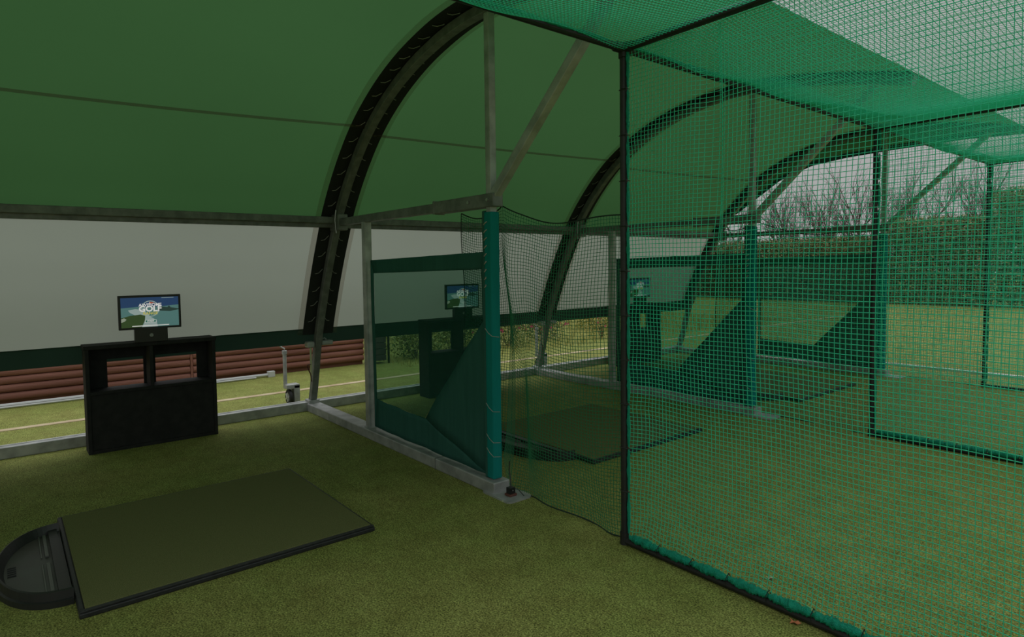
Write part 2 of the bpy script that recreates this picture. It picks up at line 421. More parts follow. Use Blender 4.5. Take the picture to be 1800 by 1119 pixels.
s1 = make_screen(); s1['label'] = 'teal screen with see-through green window on the nearest base beam'; s1.location = (0, YF[0], 0)
copy_tree(s1, None, (0, YF[1], 0), 'teal divider screen behind the netting on the middle frame')
copy_tree(s1, None, (0, YF[2], 0), 'farthest teal divider screen, at the open end of the shelter')

# ------------------------------------------------------------------ nets
def strands(polys, r, sides=4):
    """polys: list of (n,3) arrays -> verts, faces"""
    V = []; Fc = []; o = 0
    for P in polys:
        P = np.asarray(P); n = len(P)
        T = np.gradient(P, axis=0); T /= np.linalg.norm(T, axis=1)[:, None] + 1e-9
        ref = np.array([0.31, 0.47, 0.83]); A = np.cross(T, ref); A /= np.linalg.norm(A, axis=1)[:, None]; B = np.cross(T, A)
        ang = np.arange(sides) * 2 * np.pi / sides
        ring = P[:, None, :] + r * (A[:, None, :] * np.cos(ang)[None, :, None] + B[:, None, :] * np.sin(ang)[None, :, None])
        V.append(ring.reshape(-1, 3))
        i = np.arange(n - 1)[:, None] * sides; k = np.arange(sides)[None, :]; k2 = (k + 1) % sides
        Fc.append((np.stack([i + k, i + k2, i + sides + k2, i + sides + k], -1).reshape(-1, 4)) + o); o += n * sides
    return np.concatenate(V), np.concatenate(Fc)
def mesh_np(name, V, F, m, parent=None):
    me = bpy.data.meshes.new(name)
    me.vertices.add(len(V)); me.vertices.foreach_set('co', V.astype(np.float32).ravel())
    me.loops.add(F.size); me.loops.foreach_set('vertex_index', F.astype(np.int32).ravel())
    me.polygons.add(len(F)); me.polygons.foreach_set('loop_start', np.arange(0, F.size, 4, dtype=np.int32)); me.polygons.foreach_set('loop_total', np.full(len(F), 4, dtype=np.int32))
    me.update(calc_edges=True); me.materials.append(m)
    o = bpy.data.objects.new(name, me); COL.objects.link(o)
    if parent: o.parent = parent
    return o
def net(fn, U, V, cell=0.0225, r=0.0017, step=2):
    """fn(u,v) in metres -> array xyz"""
    nu = int(round(U / cell)); nv = int(round(V / cell)); polys = []
    us = np.linspace(0, U, max(3, nu // step)); vs_ = np.linspace(0, V, max(3, nv // step))
    for i in range(nu + 1):
        u = np.full_like(vs_, U * i / nu); polys.append(fn(u, vs_))
    for j in range(nv + 1):
        v = np.full_like(us, V * j / nv); polys.append(fn(us, v))
    return strands(polys, r)

XE = 1.6                       # outer end of the practice lanes, outside the frame
def divider_fn(seed):
    U = XE - XC - .03; Vv = HC - .07
    def f(u, v):
        x = XC + .03 + u; z = .045 + v; t = v / Vv
        e = np.clip(u / .25, 0, 1)
        # scalloped side edge, gathered bottom edge, slow billow, one slack pleat near the side
        x = x + (1 - e) * .010 * np.abs(np.sin(np.pi * v / .25)) + .012 * np.sin(3.1 * v + seed) * e * np.sin(1.7 * u)
        pl = np.exp(-((u - .46 - .18 * (1 - t)) / .07) ** 2) * np.clip((t - .35) * 3, 0, 1)
        x = x + .02 * pl * np.sin((u - .46) * 40)
        y = .045 * np.sin(np.pi * t) * np.sin(1.3 * u + seed) + .02 * np.sin(2.2 * v + 1.5 * u + seed) + .05 * pl
        low = np.exp(-v / .09)
        z = z + low * .012 * np.cos(2 * np.pi * (u + .1) / .215) + .006 * np.sin(9 * u + seed) * (1 - t)
        y = y * np.clip(v / .15, 0, 1) * np.clip(u / .1, 0.1, 1)
        return np.stack([x, y, z], -1)
    return f, U, Vv

tie_m = mat('black_cable_tie', (0.01, 0.012, 0.01), 0.4)
def roll(mb, a, b, rr, seed, n=26):
    """a gathered roll of netting between two ties: spindle of wrapped strands"""
    a = Vector(a); b = Vector(b); vs = []; fs = []; m = 10
    t = (b - a).normalized(); p = t.cross(Vector((0, 0, 1)))
    if p.length < .1: p = t.cross(Vector((0, 1, 0)))
    p.normalize(); q = p.cross(t)
    for i in range(n + 1):
        s = i / n; c = a.lerp(b, s); R = rr * (.45 + .55 * math.sin(math.pi * min(1, max(0, s))) ** .45) * (1 + .12 * math.sin(17 * s + seed * 40))
        for k in range(m):
            an = 2 * math.pi * k / m; rr2 = R * (1 + .30 * random.uniform(-1, 1))
            vs.append(c + p * math.cos(an) * rr2 + q * math.sin(an) * rr2)
    for i in range(n):
        for k in range(m): fs.append((i * m + k, i * m + (k + 1) % m, (i + 1) * m + (k + 1) % m, (i + 1) * m + k))
    mb.add(vs, fs)
netroll_m = netmat('gathered_net_twine', (0.01, 0.50, 0.32), (0.03, 0.6, 0.38))
# gathered net has its own fine weave relief
_n = netroll_m.node_tree.nodes; _l = netroll_m.node_tree.links
_t = _n.new('ShaderNodeTexCoord'); _w = _n.new('ShaderNodeTexNoise'); _w.inputs['Scale'].default_value = 240
_b = _n.new('ShaderNodeBump'); _b.inputs['Strength'].default_value = 1.0; _b.inputs['Distance'].default_value = .012
_l.new(_t.outputs['Object'], _w.inputs['Vector']); _l.new(_w.outputs['Fac'], _b.inputs['Height']); _l.new(_b.outputs[0], _n['Principled BSDF'].inputs['Normal'])

net_labels = ['nearest upright green divider net tied to the black corner post', 'second green divider net, seen through the nearest one', 'farthest green divider net, in line with the open end of the shelter']
for i, yf in enumerate(YF):
    yc = yf + .04
    root = thing('divider_net', net_labels[i], 'net', (0, yc, 0), 'green divider nets between practice lanes')
    f, U, V = divider_fn(i * 2.1 + .4)
    Vv, Fc = net(f, U, V, step=1 if i == 0 else 3)
    mesh_np('netting', Vv, Fc, net_m, root)
    if i < 2:
        hb = MB(); x = XC + .045; seg = .205
        while x < XE - .2:
            roll(hb, (x, -.012, .056), (x + seg - .004, -.012, .056), .021, x, 40)
            if x < 0.2:
                tt = MB(); tt.tube([(x + seg - .006, -.03, .03), (x + seg - .004, -.034, .06), (x + seg - .006, 0, .078), (x + seg - .006, .018, .05)], .0022, 5); tt.build('tie', tie_m, root)
            x += seg
        hb.build('gathered_hem', netroll_m, root, smooth=True)
    sb = MB(); z = .07
    while z < HC - .15:
        roll(sb, (XC + .030, 0, z), (XC + .030, 0, z + .235), .009, z, 14)
        if i == 0:
            tt = MB(); tt.tube([(XC - .022, -.012, z + .24), (XC, -.024, z + .242), (XC + .03, -.012, z + .24), (XC + .034, .01, z + .24)], .003, 5); tt.build('tie', tie_m, root)
        z += .25
    sb.build('side_cord', netroll_m, root, smooth=True)

# roof nets
def roof_fn(y0, y1, seed):
    U = XE - XC - .02; V = y1 - y0 - .05
    def f(u, v):
        s = v / V; q = np.clip(u / .5, 0, 1) ** .6
        sag = .135 * np.sin(np.pi * s) * np.clip(q * 1.1 - .02, 0, 1)
        z = HC - .004 - sag + .018 * np.sin(2.3 * u + seed) * np.sin(np.pi * s) + .012 * np.sin(7 * v) * (1 - q)
        y = y0 + .025 + v + .01 * np.sin(4 * u)
        x = XC + .012 + u + .012 * np.sin(5 * v + seed) * (1 - q)
        return np.stack([x, y, z], -1)
    return f, U, V
rl = ['green roof net over the nearest lane, above the camera', 'green roof net between the corner post and the second black post', 'green roof net over the farthest lane']
yr = [(YF[0] - S + .04, YF[0] + .04), (YF[0] + .04, YF[1] + .04), (YF[1] + .04, YF[2] + .04)]
for i, (a, b) in enumerate(yr):
    f, U, V = roof_fn(a, b, i * 1.7)
    root = thing('roof_net', rl[i], 'net', (0, 0, 0), 'green roof nets over the practice lanes')
    Vv, Fc = net(f, U, V, step=2 if i < 2 else 3)
    mesh_np('netting', Vv, Fc, net_m, root)
    cb = MB(); y = a + .04
    while y < b - .3:
        roll(cb, (XC + .022, y, HC + .008), (XC + .022, y + .24, HC + .008), .010, y, 12); y += .25
    cb.build('side_cord', netroll_m, root, smooth=True)

# black pipe framework of the lanes
cage = thing('net_frame', 'black pipe framework carrying the green practice nets', 'frame', (XC, YF[0] + .04, 0))
def pipe(name, a, b, r=.021, parent=cage):
    return MB().tube([a, b], r, 12).build(name, black_pipe, parent, smooth=False)
for k in range(3):
    yk = k * S
    post = pipe('post', (0, yk, 0), (0, yk, HC))
    MB().tube([(0, yk, -.0), (0, yk, .07)], .027, 12).build('corner_joint', black_pipe, post)
    j = MB(); j.tube([(-.0, yk, HC - .05), (0, yk, HC + .03)], .028, 12); j.tube([(-.0, yk, HC), (.07, yk, HC)], .028, 12); j.tube([(0, yk - .07, HC), (0, yk + .07, HC)], .028, 12)
    j.build('corner_joint', black_pipe, post)
    pipe('top_bar', (0, yk, HC), (XE - XC, yk, HC), .023)
    gb = pipe('ground_bar', (0, yk, .022), (XE - XC, yk, .022), .021)
pipe('side_bar', (0, -S, HC), (0, 2 * S, HC), .021)

# ------------------------------------------------------------------ loose hanging nets beside the front posts
HN = []
def hanging(label, yf, step):
    root = thing('hanging_net', label, 'net', (0, yf + .085, 0), 'loose green nets hanging beside the front posts')
    xa, xb = -3.93, XC - .02
    def top(x):
        x = np.asarray(x, float)
        l = 2.0 - .04 * np.sin(np.pi * np.clip((x - xa) / (XB - xa), 0, 1))
        s = np.clip((x - XB) / (xb - XB), 0, 1)
        r = 2.02 - .14 * s - .30 * s * (1 - s) * (1.35 - .7 * s)
        return np.where(x < XB, l, r)
    def bot(x):
        x = np.asarray(x, float); return np.where(x < XB, .25, .012 + .0 * x)
    Uu = xb - xa; Vv = 1.98
    def f(u, v):
        x0 = xa + u; t = v / Vv; zt = top(x0); zb = bot(x0)
        z = zb + (zt - zb) * t
        bunch = np.exp(-((x0 - XB - .14) / .11) ** 2)
        z = z - .05 * bunch * np.sin(np.pi * t) + .012 * np.sin(8 * x0 + 3 * t)
        x = x0 + .012 * np.sin(6 * v + 2 * u) + .03 * (1 - t) * np.sin(5 * u) * np.clip(u * 3, 0, 1) * np.clip((Uu - u) * 4, 0, 1)
        y = .05 * np.sin(4.2 * u) * np.sin(np.pi * t) + .03 * np.sin(11 * u + 2 * v) * (1 - t) + .06 * bunch * np.sin(v * 3)
        y = y * np.clip((Uu - u) * 5, 0, 1)
        return np.stack([x, y, z], -1)
    a, b = net(f, Uu, Vv, r=.0016, step=step); mesh_np('netting', a, b, dark_net, root)
    us = np.linspace(0, Uu, 60)
    for nm, v in (('top_rope', Vv), ('bottom_rope', 0.0)):
        P = f(us, np.full_like(us, v))
        if nm == 'bottom_rope': P = P[us > (XB - xa) + .05]
        MB().tube([tuple(q) for q in P], .0045, 6).build(nm, rope_m, root)
    vs_ = np.linspace(0, Vv, 50); P = f(np.zeros_like(vs_), vs_)
    MB().tube([tuple(q) for q in P], .004, 6).build('side_rope', rope_m, root)
dark_net = netmat('deep_green_net_twine', (0.03, 0.27, 0.12), (0.02, 0.30, 0.14))
hanging('loose green net hanging between the teal sleeve and the black corner post', YF[0], 2)
hanging('loose green net hanging beside the middle frame, behind the nearest net', YF[1], 3)
hanging('loose green net hanging beside the farthest frame', YF[2], 4)

# ------------------------------------------------------------------ golf mats and ball trays
mat_turf = mat('mat_pile', (0.11, 0.12, 0.045), 0.95, 0, (0.18, 0.185, 0.075), 260, 0.3, 320, spec=.1, detail=2)
def make_mat():
    root = thing('golf_mat', '', 'mat', (-4.11, .97, 0), 'golf mats in the bays')
    MB().box(-.72, .72, -.75, .75, 0, .026).build('rubber_base', rubber, root, bevel=.006)
    MB().box(-.69, .692, -.725, .735, .026, .038).build('pile', mat_turf, root, bevel=.004)
    lp = MB()
    lp.box(.694, .716, -.746, .746, .026, .036); lp.box(-.716, -.696, -.746, .746, .026, .031)
    lp.box(-.69, .69, -.747, -.729, .026, .034); lp.box(-.69, .69, .737, .747, .026, .033)
    lp.build('edge_lip', rubber, root, bevel=.003)
    return root
mt = make_mat(); mt['label'] = 'square green golf mat with black rubber edge, nearest the camera'; mt.rotation_euler.z = 0.0
# small twist so the long edges follow the photograph
mt2 = copy_tree(mt, None, (-4.11, .97 + S, 0), 'golf mat in the second bay, behind the loose net')
mt3 = copy_tree(mt, None, (-4.11, .97 + 2 * S, 0), 'golf mat in the third bay, behind the second teal screen')

def make_tray():
    root = thing('ball_tray', '', 'tray', (-4.10, .216, 0), 'black ball trays beside the mats')
    A, B_ = .52, .315; N = 40
    ang = [math.pi + math.pi * k / N for k in range(N + 1)]
    def loop(sx, sy, z, y0=0): return [(A * sx * math.cos(a), B_ * sy * (abs(math.sin(a)) ** .85) * -1 + y0, z) for a in ang]
    rings = [loop(1, 1, 0), loop(1, 1, .028), loop(.978, .968, .032), loop(.970, .957, .072), loop(.950, .930, .075), loop(.90, .84, .022)]
    vs = [p for r in rings for p in r]; n = N + 1
    fs = [(j * n + i, j * n + i + 1, (j + 1) * n + i + 1, (j + 1) * n + i) for j in range(len(rings) - 1) for i in range(N)]
    mb = MB(); mb.add(vs, fs)
    mb.box(-.52, .52, -.012, .0, 0, .030).box(-.49, .49, -.055, -.012, 0, .045)
    mb.build('rim', tray_m, root, smooth=False)
    fl = MB(); q = loop(.905, .85, .0235); fl.add(q + [(0, 0, .0235)], [tuple(range(n))]); fl.build('floor_plate', tray_floor, root)
    for x0, x1 in ((-.45, -.10), (.0, .38)):
        s = MB().box(x0, x1, -.085, -.068, .024, .034); s.box(x0, x1, -.105, -.098, .024, .030); s.build('ridge', rail_m, root, bevel=.002)
    v = MB()
    for k in range(5): v.box(-.07 + k * .028, -.062 + k * .028, -.25, -.215, .024, .028)
    v.box(-.074, .056, -.252, -.213, .022, .0255); v.build('drain_slots', rubber, root)
    return root
rail_m = mat('tray_ridge_plastic', (0.10, 0.105, 0.09), 0.45)
tr = make_tray(); tr['label'] = 'black half-round ball tray against the left edge of the nearest mat'
copy_tree(tr, None, (-4.10, .216 + S, 0), 'black half-round ball tray beside the mat in the second bay')
copy_tree(tr, None, (-4.10, .216 + 2 * S, 0), 'black half-round ball tray beside the mat in the third bay')

# ------------------------------------------------------------------ cabinets with screens
def make_cabinet():
    root = thing('cabinet', '', 'cabinet', (-6.52, 1.07, 0), 'black bay cabinets')
    hy, hx = .53, .11
    MB().box(-hx, hx, -hy, -hy + .03, 0, .93).build('side_board', cab_m, root, bevel=.003)
    MB().box(-hx, hx, hy - .03, hy, 0, .93).build('side_board', cab_m, root, bevel=.003)
    MB().box(-hx - .0, hx + .008, -hy - .008, hy + .008, .915, .95).build('top_board', cab_m, root, bevel=.004)
    MB().box(-hx, hx, -hy + .03, hy - .03, .515, .545).build('shelf', cab_m, root, bevel=.003)
    MB().box(-hx, hx, -hy + .03, hy - .03, .0, .03).build('bottom_board', cab_m, root, bevel=.003)
    MB().box(-hx, hx, -.035, -.005, .545, .915).build('divider_board', cab_m, root, bevel=.003)
    MB().box(hx - .03, hx - .012, -hy + .03, hy - .03, .03, .515).build('front_panel', cab_m, root, bevel=.002)
    b = MB()
    xs = (-hx, -hx + .012)
    b.box(*xs, -hy + .03, -.345, .545, .915); b.box(*xs, -.055, -.035, .545, .915); b.box(*xs, -.005, .045, .545, .915); b.box(*xs, .405, hy - .03, .545, .915)
    b.box(*xs, -.345, -.055, .80, .915); b.box(*xs, .045, .405, .80, .915)
    b.build('back_panel', cab_m, root)
    return root
cb = make_cabinet(); cb['label'] = 'black two-compartment cabinet in front of the side curtain, nearest the camera'
CS = S + .04
copy_tree(cb, None, (-6.52, 1.07 + CS, 0), 'black cabinet in the second bay, seen through the teal screen window')
copy_tree(cb, None, (-6.52, 1.07 + 2 * CS, 0), 'black cabinet in the third bay, behind two nets')

def flat(name, col, e=1.0): return mat('screen_' + name, col, .3, emit=e)
sk = dict(sky=flat('sky', (0.011, 0.034, 0.09)), sea=flat('sea', (0.058, 0.135, 0.125)), grass=flat('grass', (0.022, 0.045, 0.012)), hill=flat('hill', (0.014, 0.032, 0.026)),
          sand=flat('sand', (0.20, 0.23, 0.17)), white=flat('white', (0.55, 0.55, 0.52)), yellow=flat('yellow', (0.40, 0.36, 0.06)), btn=flat('button', (0.03, 0.12, 0.09)), grey=flat('grey', (0.22, 0.28, 0.26)), orange=flat('orange', (0.4, 0.08, 0.02)))
bezel_m = mat('monitor_plastic', (0.008, 0.009, 0.009), 0.35)
badge_m = mat('badge_grey', (0.30, 0.31, 0.30), 0.4)
def text_mesh(body, size, off=0.0, xs=1.0):
    cu = bpy.data.curves.new(body, 'FONT'); cu.body = body; cu.size = size; cu.align_x = 'CENTER'; cu.align_y = 'CENTER'; cu.offset = off; cu.space_character = 1.02
    o = bpy.data.objects.new('tmp', cu); COL.objects.link(o)
    dg = bpy.context.evaluated_depsgraph_get(); me = bpy.data.meshes.new_from_object(o.evaluated_get(dg))
    vs = [(v.co.x * xs, v.co.y) for v in me.vertices]; fs = [tuple(p.vertices) for p in me.polygons]
    bpy.data.objects.remove(o); return vs, fs
def make_monitor():
    """screen faces +x, picture right is +y"""
    root = thing('monitor', '', 'monitor', (-6.415, 1.055, .95), 'monitors on the bay cabinets')
    MB().box(-.02, .012, -.252, .252, .118, .425).build('housing', bezel_m, root, bevel=.004)
    MB().box(-.03, -.02, -.13, .13, .17, .32).build('rear_cover', bezel_m, root, bevel=.004)
    st = MB().box(-.03, .028, -.133, .133, 0, .125).build('stand', bezel_m, root, bevel=.003)
    bd = MB(); bd.tube([(.0281, .0, .062), (.031, .0, .062)], .016, 14); bd.build('badge', badge_m, st)
    w0, w1, z0, z1 = -.232, .232, .137, .405; X = .0125
    def poly(name, pts, m, k, parent):
        x = X + k * .00035
        mb = MB(); mb.add([(x, w0 + (w1 - w0) * a, z0 + (z1 - z0) * b) for a, b in pts], [tuple(range(len(pts)))]); return mb.build(name, m, parent)
    scr = poly('screen', [(0, 0), (1, 0), (1, 1), (0, 1)], sk['sea'], 0, root)
    poly('screen_sky', [(0, .66), (.3, .69), (.62, .67), (1, .72), (1, 1), (0, 1)], sk['sky'], 1, scr)
    poly('screen_hill', [(.62, .54), (.72, .52), (.85, .50), (1, .55), (1, .58), (.86, .63), (.83, .70), (.80, .64), (.70, .67), (.62, .63)], sk['hill'], 2, scr)
    poly('screen_shore', [(.35, .0), (.62, .0), (.60, .22), (.45, .40), (.15, .50), (.12, .58), (.24, .62), (.38, .58), (.46, .44), (.42, .3)], sk['grey'], 1.5, scr)
    poly('screen_green', [(0, 0), (.34, 0), (.40, .22), (.41, .38), (.33, .43), (.15, .40), (0, .33)], sk['grass'], 2, scr)
    poly('screen_bunker', [(0, .18), (.06, .22), (.09, .28), (.05, .33), (0, .30)], sk['sand'], 3, scr)
    poly('screen_bar', [(.18, .03), (.82, .03), (.82, .055), (.18, .055)], sk['white'], 3, scr)
    poly('screen_status', [(.70, .965), (.92, .965), (.92, .98), (.70, .98)], sk['grey'], 3, scr)
    # logo ring
    rg = MB(); N = 48; cy, cz, R0, R1 = .0, .135 + .268 * .62, .066, .0735; vs = []
    for k in range(N):
        a = 2 * math.pi * k / N; vs += [(X + .0012, cy + R0 * math.cos(a), cz + R0 * math.sin(a)), (X + .0012, cy + R1 * math.cos(a), cz + R1 * math.sin(a))]
    rg.add(vs, [(2 * k, 2 * k + 1, (2 * k + 3) % (2 * N), (2 * k + 2) % (2 * N)) for k in range(N)]); rg.build('logo_ring', sk['grey'], scr)
    fl = MB(); fl.add([(X + .0015, -.012, cz + .008), (X + .0015, -.009, cz + .008), (X + .0015, -.003, cz + .062), (X + .0015, -.006, cz + .062)], [(0, 1, 2, 3)]); fl.build('logo_pole', sk['white'], scr)
    fl = MB(); fl.add([(X + .0015, -.003, cz + .061), (X + .0015, -.005, cz + .047), (X + .0015, .016, cz + .050), (X + .0015, .036, cz + .049), (X + .0015, .018, cz + .058)], [(0, 1, 2, 3, 4)]); fl.build('logo_flag', sk['orange'], scr)
    for body, size, off, zz, mm, xs in (('AWESOME', .0365, .0008, cz + .034, 'white', 1.04), ('GOLF', .070, .0026, cz - .002, 'white', 1.02), ('RANGE', .0335, .0008, cz - .043, 'yellow', 1.06)):
        v2, f2_ = text_mesh(body, size, off, xs)
        MB().add([(X + .002, a, zz + b) for a, b in v2], f2_).build('screen_lettering', sk[mm], scr)
    bt = MB(); bt.box(X + .001, X + .0015, -.046, .046, .176, .200); bt.build('start_button', sk['white'], scr)
    bt = MB(); bt.box(X + .0015, X + .002, -.043, .043, .178, .198); bt.build('start_button_face', sk['btn'], scr)
    v2, f2_ = text_mesh('START', .017, .0008, 1.1)
    MB().add([(X + .0024, a, .188 + b) for a, b in v2], f2_).build('screen_lettering', sk['white'], scr)
    return root
mo = make_monitor(); mo['label'] = 'lit monitor showing a golf start screen on the nearest black cabinet'; mo.rotation_euler.z = math.radians(-1)
copy_tree(mo, None, (-6.415, 1.055 + CS, .95), 'monitor behind the teal screen window, on the second cabinet')
copy_tree(mo, None, (-6.415, 1.055 + 2 * CS, .95), 'monitor on the third cabinet, farthest from the camera')

# ------------------------------------------------------------------ outside the curtain: jack wheels, log wall, conduit
tyre_m = mat('tyre_rubber', (0.015, 0.015, 0.015), 0.7)
hub_m = mat('hub_metal', (0.55, 0.56, 0.55), 0.4, .4)
def make_jack():
    root = thing('jockey_wheel', '', 'wheel', (-7.25, 2.60, 0), 'crank-up transport wheels outside the curtain')
    wl = MB(); R, r = .068, .026; N, M = 28, 10; vs = []
    for i in range(N):
        a = 2 * math.pi * i / N
        for k in range(M):
            b = 2 * math.pi * k / M; rr = R + r * math.cos(b); vs.append((.02 + rr * math.cos(a), r * .9 * math.sin(b), .094 + rr * math.sin(a)))
    wl.add(vs, [(i * M + k, i * M + (k + 1) % M, ((i + 1) % N) * M + (k + 1) % M, ((i + 1) % N) * M + k) for i in range(N) for k in range(M)])
    w = wl.build('tyre', tyre_m, root, smooth=True)
    h = MB(); h.tube([(.02, -.018, .094), (.02, .02, .094)], .050, 20); h.tube([(.02, -.034, .094), (.02, -.016, .094)], .015, 10)
    for k in range(5):
        a = k * 2 * math.pi / 5; h.beam((.02, -.022, .094), (.02 + .055 * math.cos(a), -.022, .094 + .055 * math.sin(a)), .018, .012, (0, 1, 0))
    h.build('hub', hub_m, w)
    c = MB(); c.box(-.03, .09, .036, .105, .0, .235).box(-.03, .09, -.05, .105, .195, .245); c.build('fork_housing', galv, root, bevel=.006)
    MB().tube([(0, -.035, .235), (0, -.035, .61)], .022, 12).build('jack_tube', galv, root)
    MB().tube([(0, -.035, .60), (0, -.035, .64)], .029, 12).build('jack_cap', galv, root)
    MB().tube([(0, -.035, .64), (0, -.035, .665), (.0, -.06, .678), (0, -.15, .745), (.0, -.20, .747)], .009, 6).build('crank_handle', bolt_m, root)
    return root
jk = make_jack(); jk['label'] = 'crank-up wheel on the grass left of the nearest arch foot, outside the curtain'
jk2 = copy_tree(jk, None, (-7.12, 6.45, 0), 'crank-up wheel outside the curtain beside the middle arch foot')

strap_m = mat('cream_strap', (0.50, 0.50, 0.30), 0.8)
def make_clamp(y, label):
    root = thing('curtain_clamp', label, 'clamp', (-6.62, y, 0), 'curtain clamps on the arch feet')
    c = MB(); c.box(-.03, .06, -.125, -.040, .735, .80).box(-.03, .06, .040, .17, .75, .80).box(-.05, -.025, -.12, .16, .755, .79)
    c.build('bracket', galv, root, bevel=.012)
    MB().tube([(-.04, .08, .785), (-.04, .08, .81), (-.04, .11, .818), (-.04, .13, .80)], .008, 6).build('handle', bolt_m, root)
    MB().box(.03, .036, -.092, -.072, .43, .755).build('strap', strap_m, root)
    MB().tube([(.033, -.082, .55), (.035, -.12, .545), (.035, -.125, .53), (.034, -.09, .44), (.034, -.082, .36)], .006, 5).build('strap_tail', mat('dark_red_strap', (0.09, 0.03, 0.025), .8), root)
    return root
make_clamp(YF[0], 'grey curtain clamp with cream strap on the nearest arch foot')
make_clamp(YF[1], 'grey curtain clamp with cream strap on the middle arch foot')

log_m = mat('red_brown_log', (0.17, 0.062, 0.042), 0.7, 0, (0.27, 0.11, 0.078), 3, 0.25, 22, stretch=(1, .25, 3))
lw = thing('log_wall', 'low red-brown wall of horizontal logs outside beyond the curtain', 'wall', (-9.5, 0, 0))
mb = MB()
for (ya, yb, off) in ((-7, 2.02, 0), (2.06, 4.66, .006)):
    for k in range(8):
        n_ = 8; vs = []; z0 = .06 + k * .098
        for yy in (ya, yb):
            for j in range(n_ + 1):
                a = math.pi * j / n_; vs.append((.055 * math.sin(a) ** .6 + off, yy, z0 + .049 - .049 * math.cos(a)))
        mb.add(vs, [(j, j + 1, n_ + 2 + j, n_ + 1 + j) for j in range(n_)] + [tuple(range(n_ + 1))[::-1], tuple(range(n_ + 1, 2 * n_ + 2))])
mb.box(-.1, .0, -7, 4.66, 0, .85)
mb.build('logs', log_m, lw)
MB().box(.0, .058, 2.025, 2.055, .05, .85).build('corner_post', log_m, lw)
dark_log = mat('dark_timber', (0.045, 0.042, 0.038), .8, 0, (0.07, 0.065, 0.06), 6)
gb = thing('timber_box', 'dark timber box at the right end of the log wall', 'box', (-9.40, 4.86, 0))
b = MB()
for k in range(6): b.box(-.1, .1, -.16, .14, .05 + k * .1, .143 + k * .1)
b.build('boards', dark_log, gb, bevel=.006)
MB().tube([(.12, .17, 0), (.12, .17, .62)], .02, 8).build('waste_pipe', bezel_m, gb)
cd_m = mat('white_conduit', (0.52, 0.54, 0.53), .5)
cd = thing('conduit', 'pale pipe lying along the foot of the log wall', 'pipe', (-9.3, 0, 0))
MB().tube([(0, -7, .035), (0, 3.05, .035)], .022, 8).build('pipe_run', cd_m, cd)
MB().tube([(.05, -7, .02), (.05, 2.85, .02)], .012, 8).build('thin_pipe', cd_m, cd)
MB().box(-.03, .04, 3.03, 3.13, .0, .085).build('end_box', cd_m, cd, bevel=.005)

# small things on the turf
sn = thing('sensor_box', 'small black box with red-brown base on the foot plate', 'box', (-3.285, YF[0] + .005, .012))
MB().box(-.030, .030, -.032, .032, 0, .016).build('base', mat('red_brown_base', (0.12, .045, .03), .6), sn, bevel=.003)
MB().box(-.022, .022, -.024, .024, .016, .058).build('case', bezel_m, sn, bevel=.003)
MB().tube([(.0226, -.0, .040), (.0236, -.0, .040)], .005, 10).build('button', bolt_m, sn)
MB().tube([(0, 0, .055), (-.01, .01, .085), (-.03, .02, .12), (-.05, .028, .16), (-.052, .035, .22)], .004, 6).build('cable', bezel_m, sn)
MB().tube([(.012, .014, .05), (.035, .035, .045), (.055, .05, .02), (.075, .055, .004)], .003, 6).build('cable', bezel_m, sn)
pale = mat('pale_scrap', (0.6, 0.62, 0.42), .7)
def leaf(name, label, x, y, s, m, rz):
    mb = MB(); pts = []
    for k in range(10):
        a = 2 * math.pi * k / 10; r = s * (1 if k % 2 == 0 else .55); pts.append((r * math.cos(a), r * .8 * math.sin(a), .008 + .006 * math.sin(3 * a)))
    mb.add(pts + [(0, 0, .004)], [(k, (k + 1) % 10, 10) for k in range(10)])
    o = mb.build(name, m, solid=.001); o.location = (x, y, .002); o.rotation_euler.z = rz; tag(o, label, 'leaf')
leaf('fallen_leaf', 'orange fallen leaf on the turf in front of the net ground bar', -1.30, 2.69, .026, mat('orange_leaf', (0.5, .17, .07), .7), .4)
leaf('fallen_leaf', 'pale fallen leaf on the turf just behind the nearest net', -1.57, 2.98, .024, mat('pale_leaf', (0.42, .42, .25), .7), 1.2)
leaf('paper_scrap', 'tiny pale scrap on the turf beside the nearest foot plate', -3.245, 2.60, .008, pale, 0)

# ------------------------------------------------------------------ planting
def leafmat(name, c0, c1, c2=None):
    m = bpy.data.materials.new(name); m.use_nodes = True
    n = m.node_tree.nodes; l = m.node_tree.links; b = n['Principled BSDF']; b.inputs['Roughness'].default_value = .7; b.inputs['Specular IOR Level'].default_value = .2
    gi = n.new('ShaderNodeNewGeometry'); r = n.new('ShaderNodeValToRGB')
    r.color_ramp.elements[0].color = (*c0, 1); r.color_ramp.elements[1].color = (*c1, 1)
    if c2: q = r.color_ramp.elements.new(.9); q.color = (*c2, 1); r.color_ramp.elements[1].position = .86; r.color_ramp.elements[1].color = (*c1, 1)
    l.new(gi.outputs['Random Per Island'], r.inputs[0]); l.new(r.outputs[0], b.inputs['Base Color'])
    return m
lf_green = leafmat('shrub_leaves', (0.07, 0.13, 0.03), (0.42, 0.44, 0.17))
lf_gold = leafmat('golden_leaves', (0.22, 0.22, 0.05), (0.55, 0.50, 0.17))
lf_hedge = leafmat('hedge_leaves', (0.06, 0.08, 0.03), (0.27, 0.27, 0.12))
pink = mat('pink_flower', (0.45, 0.05, 0.13), .6)
bark = mat('bark', (0.11, 0.095, 0.08), .9, 0, (0.17, 0.15, 0.125), 12)
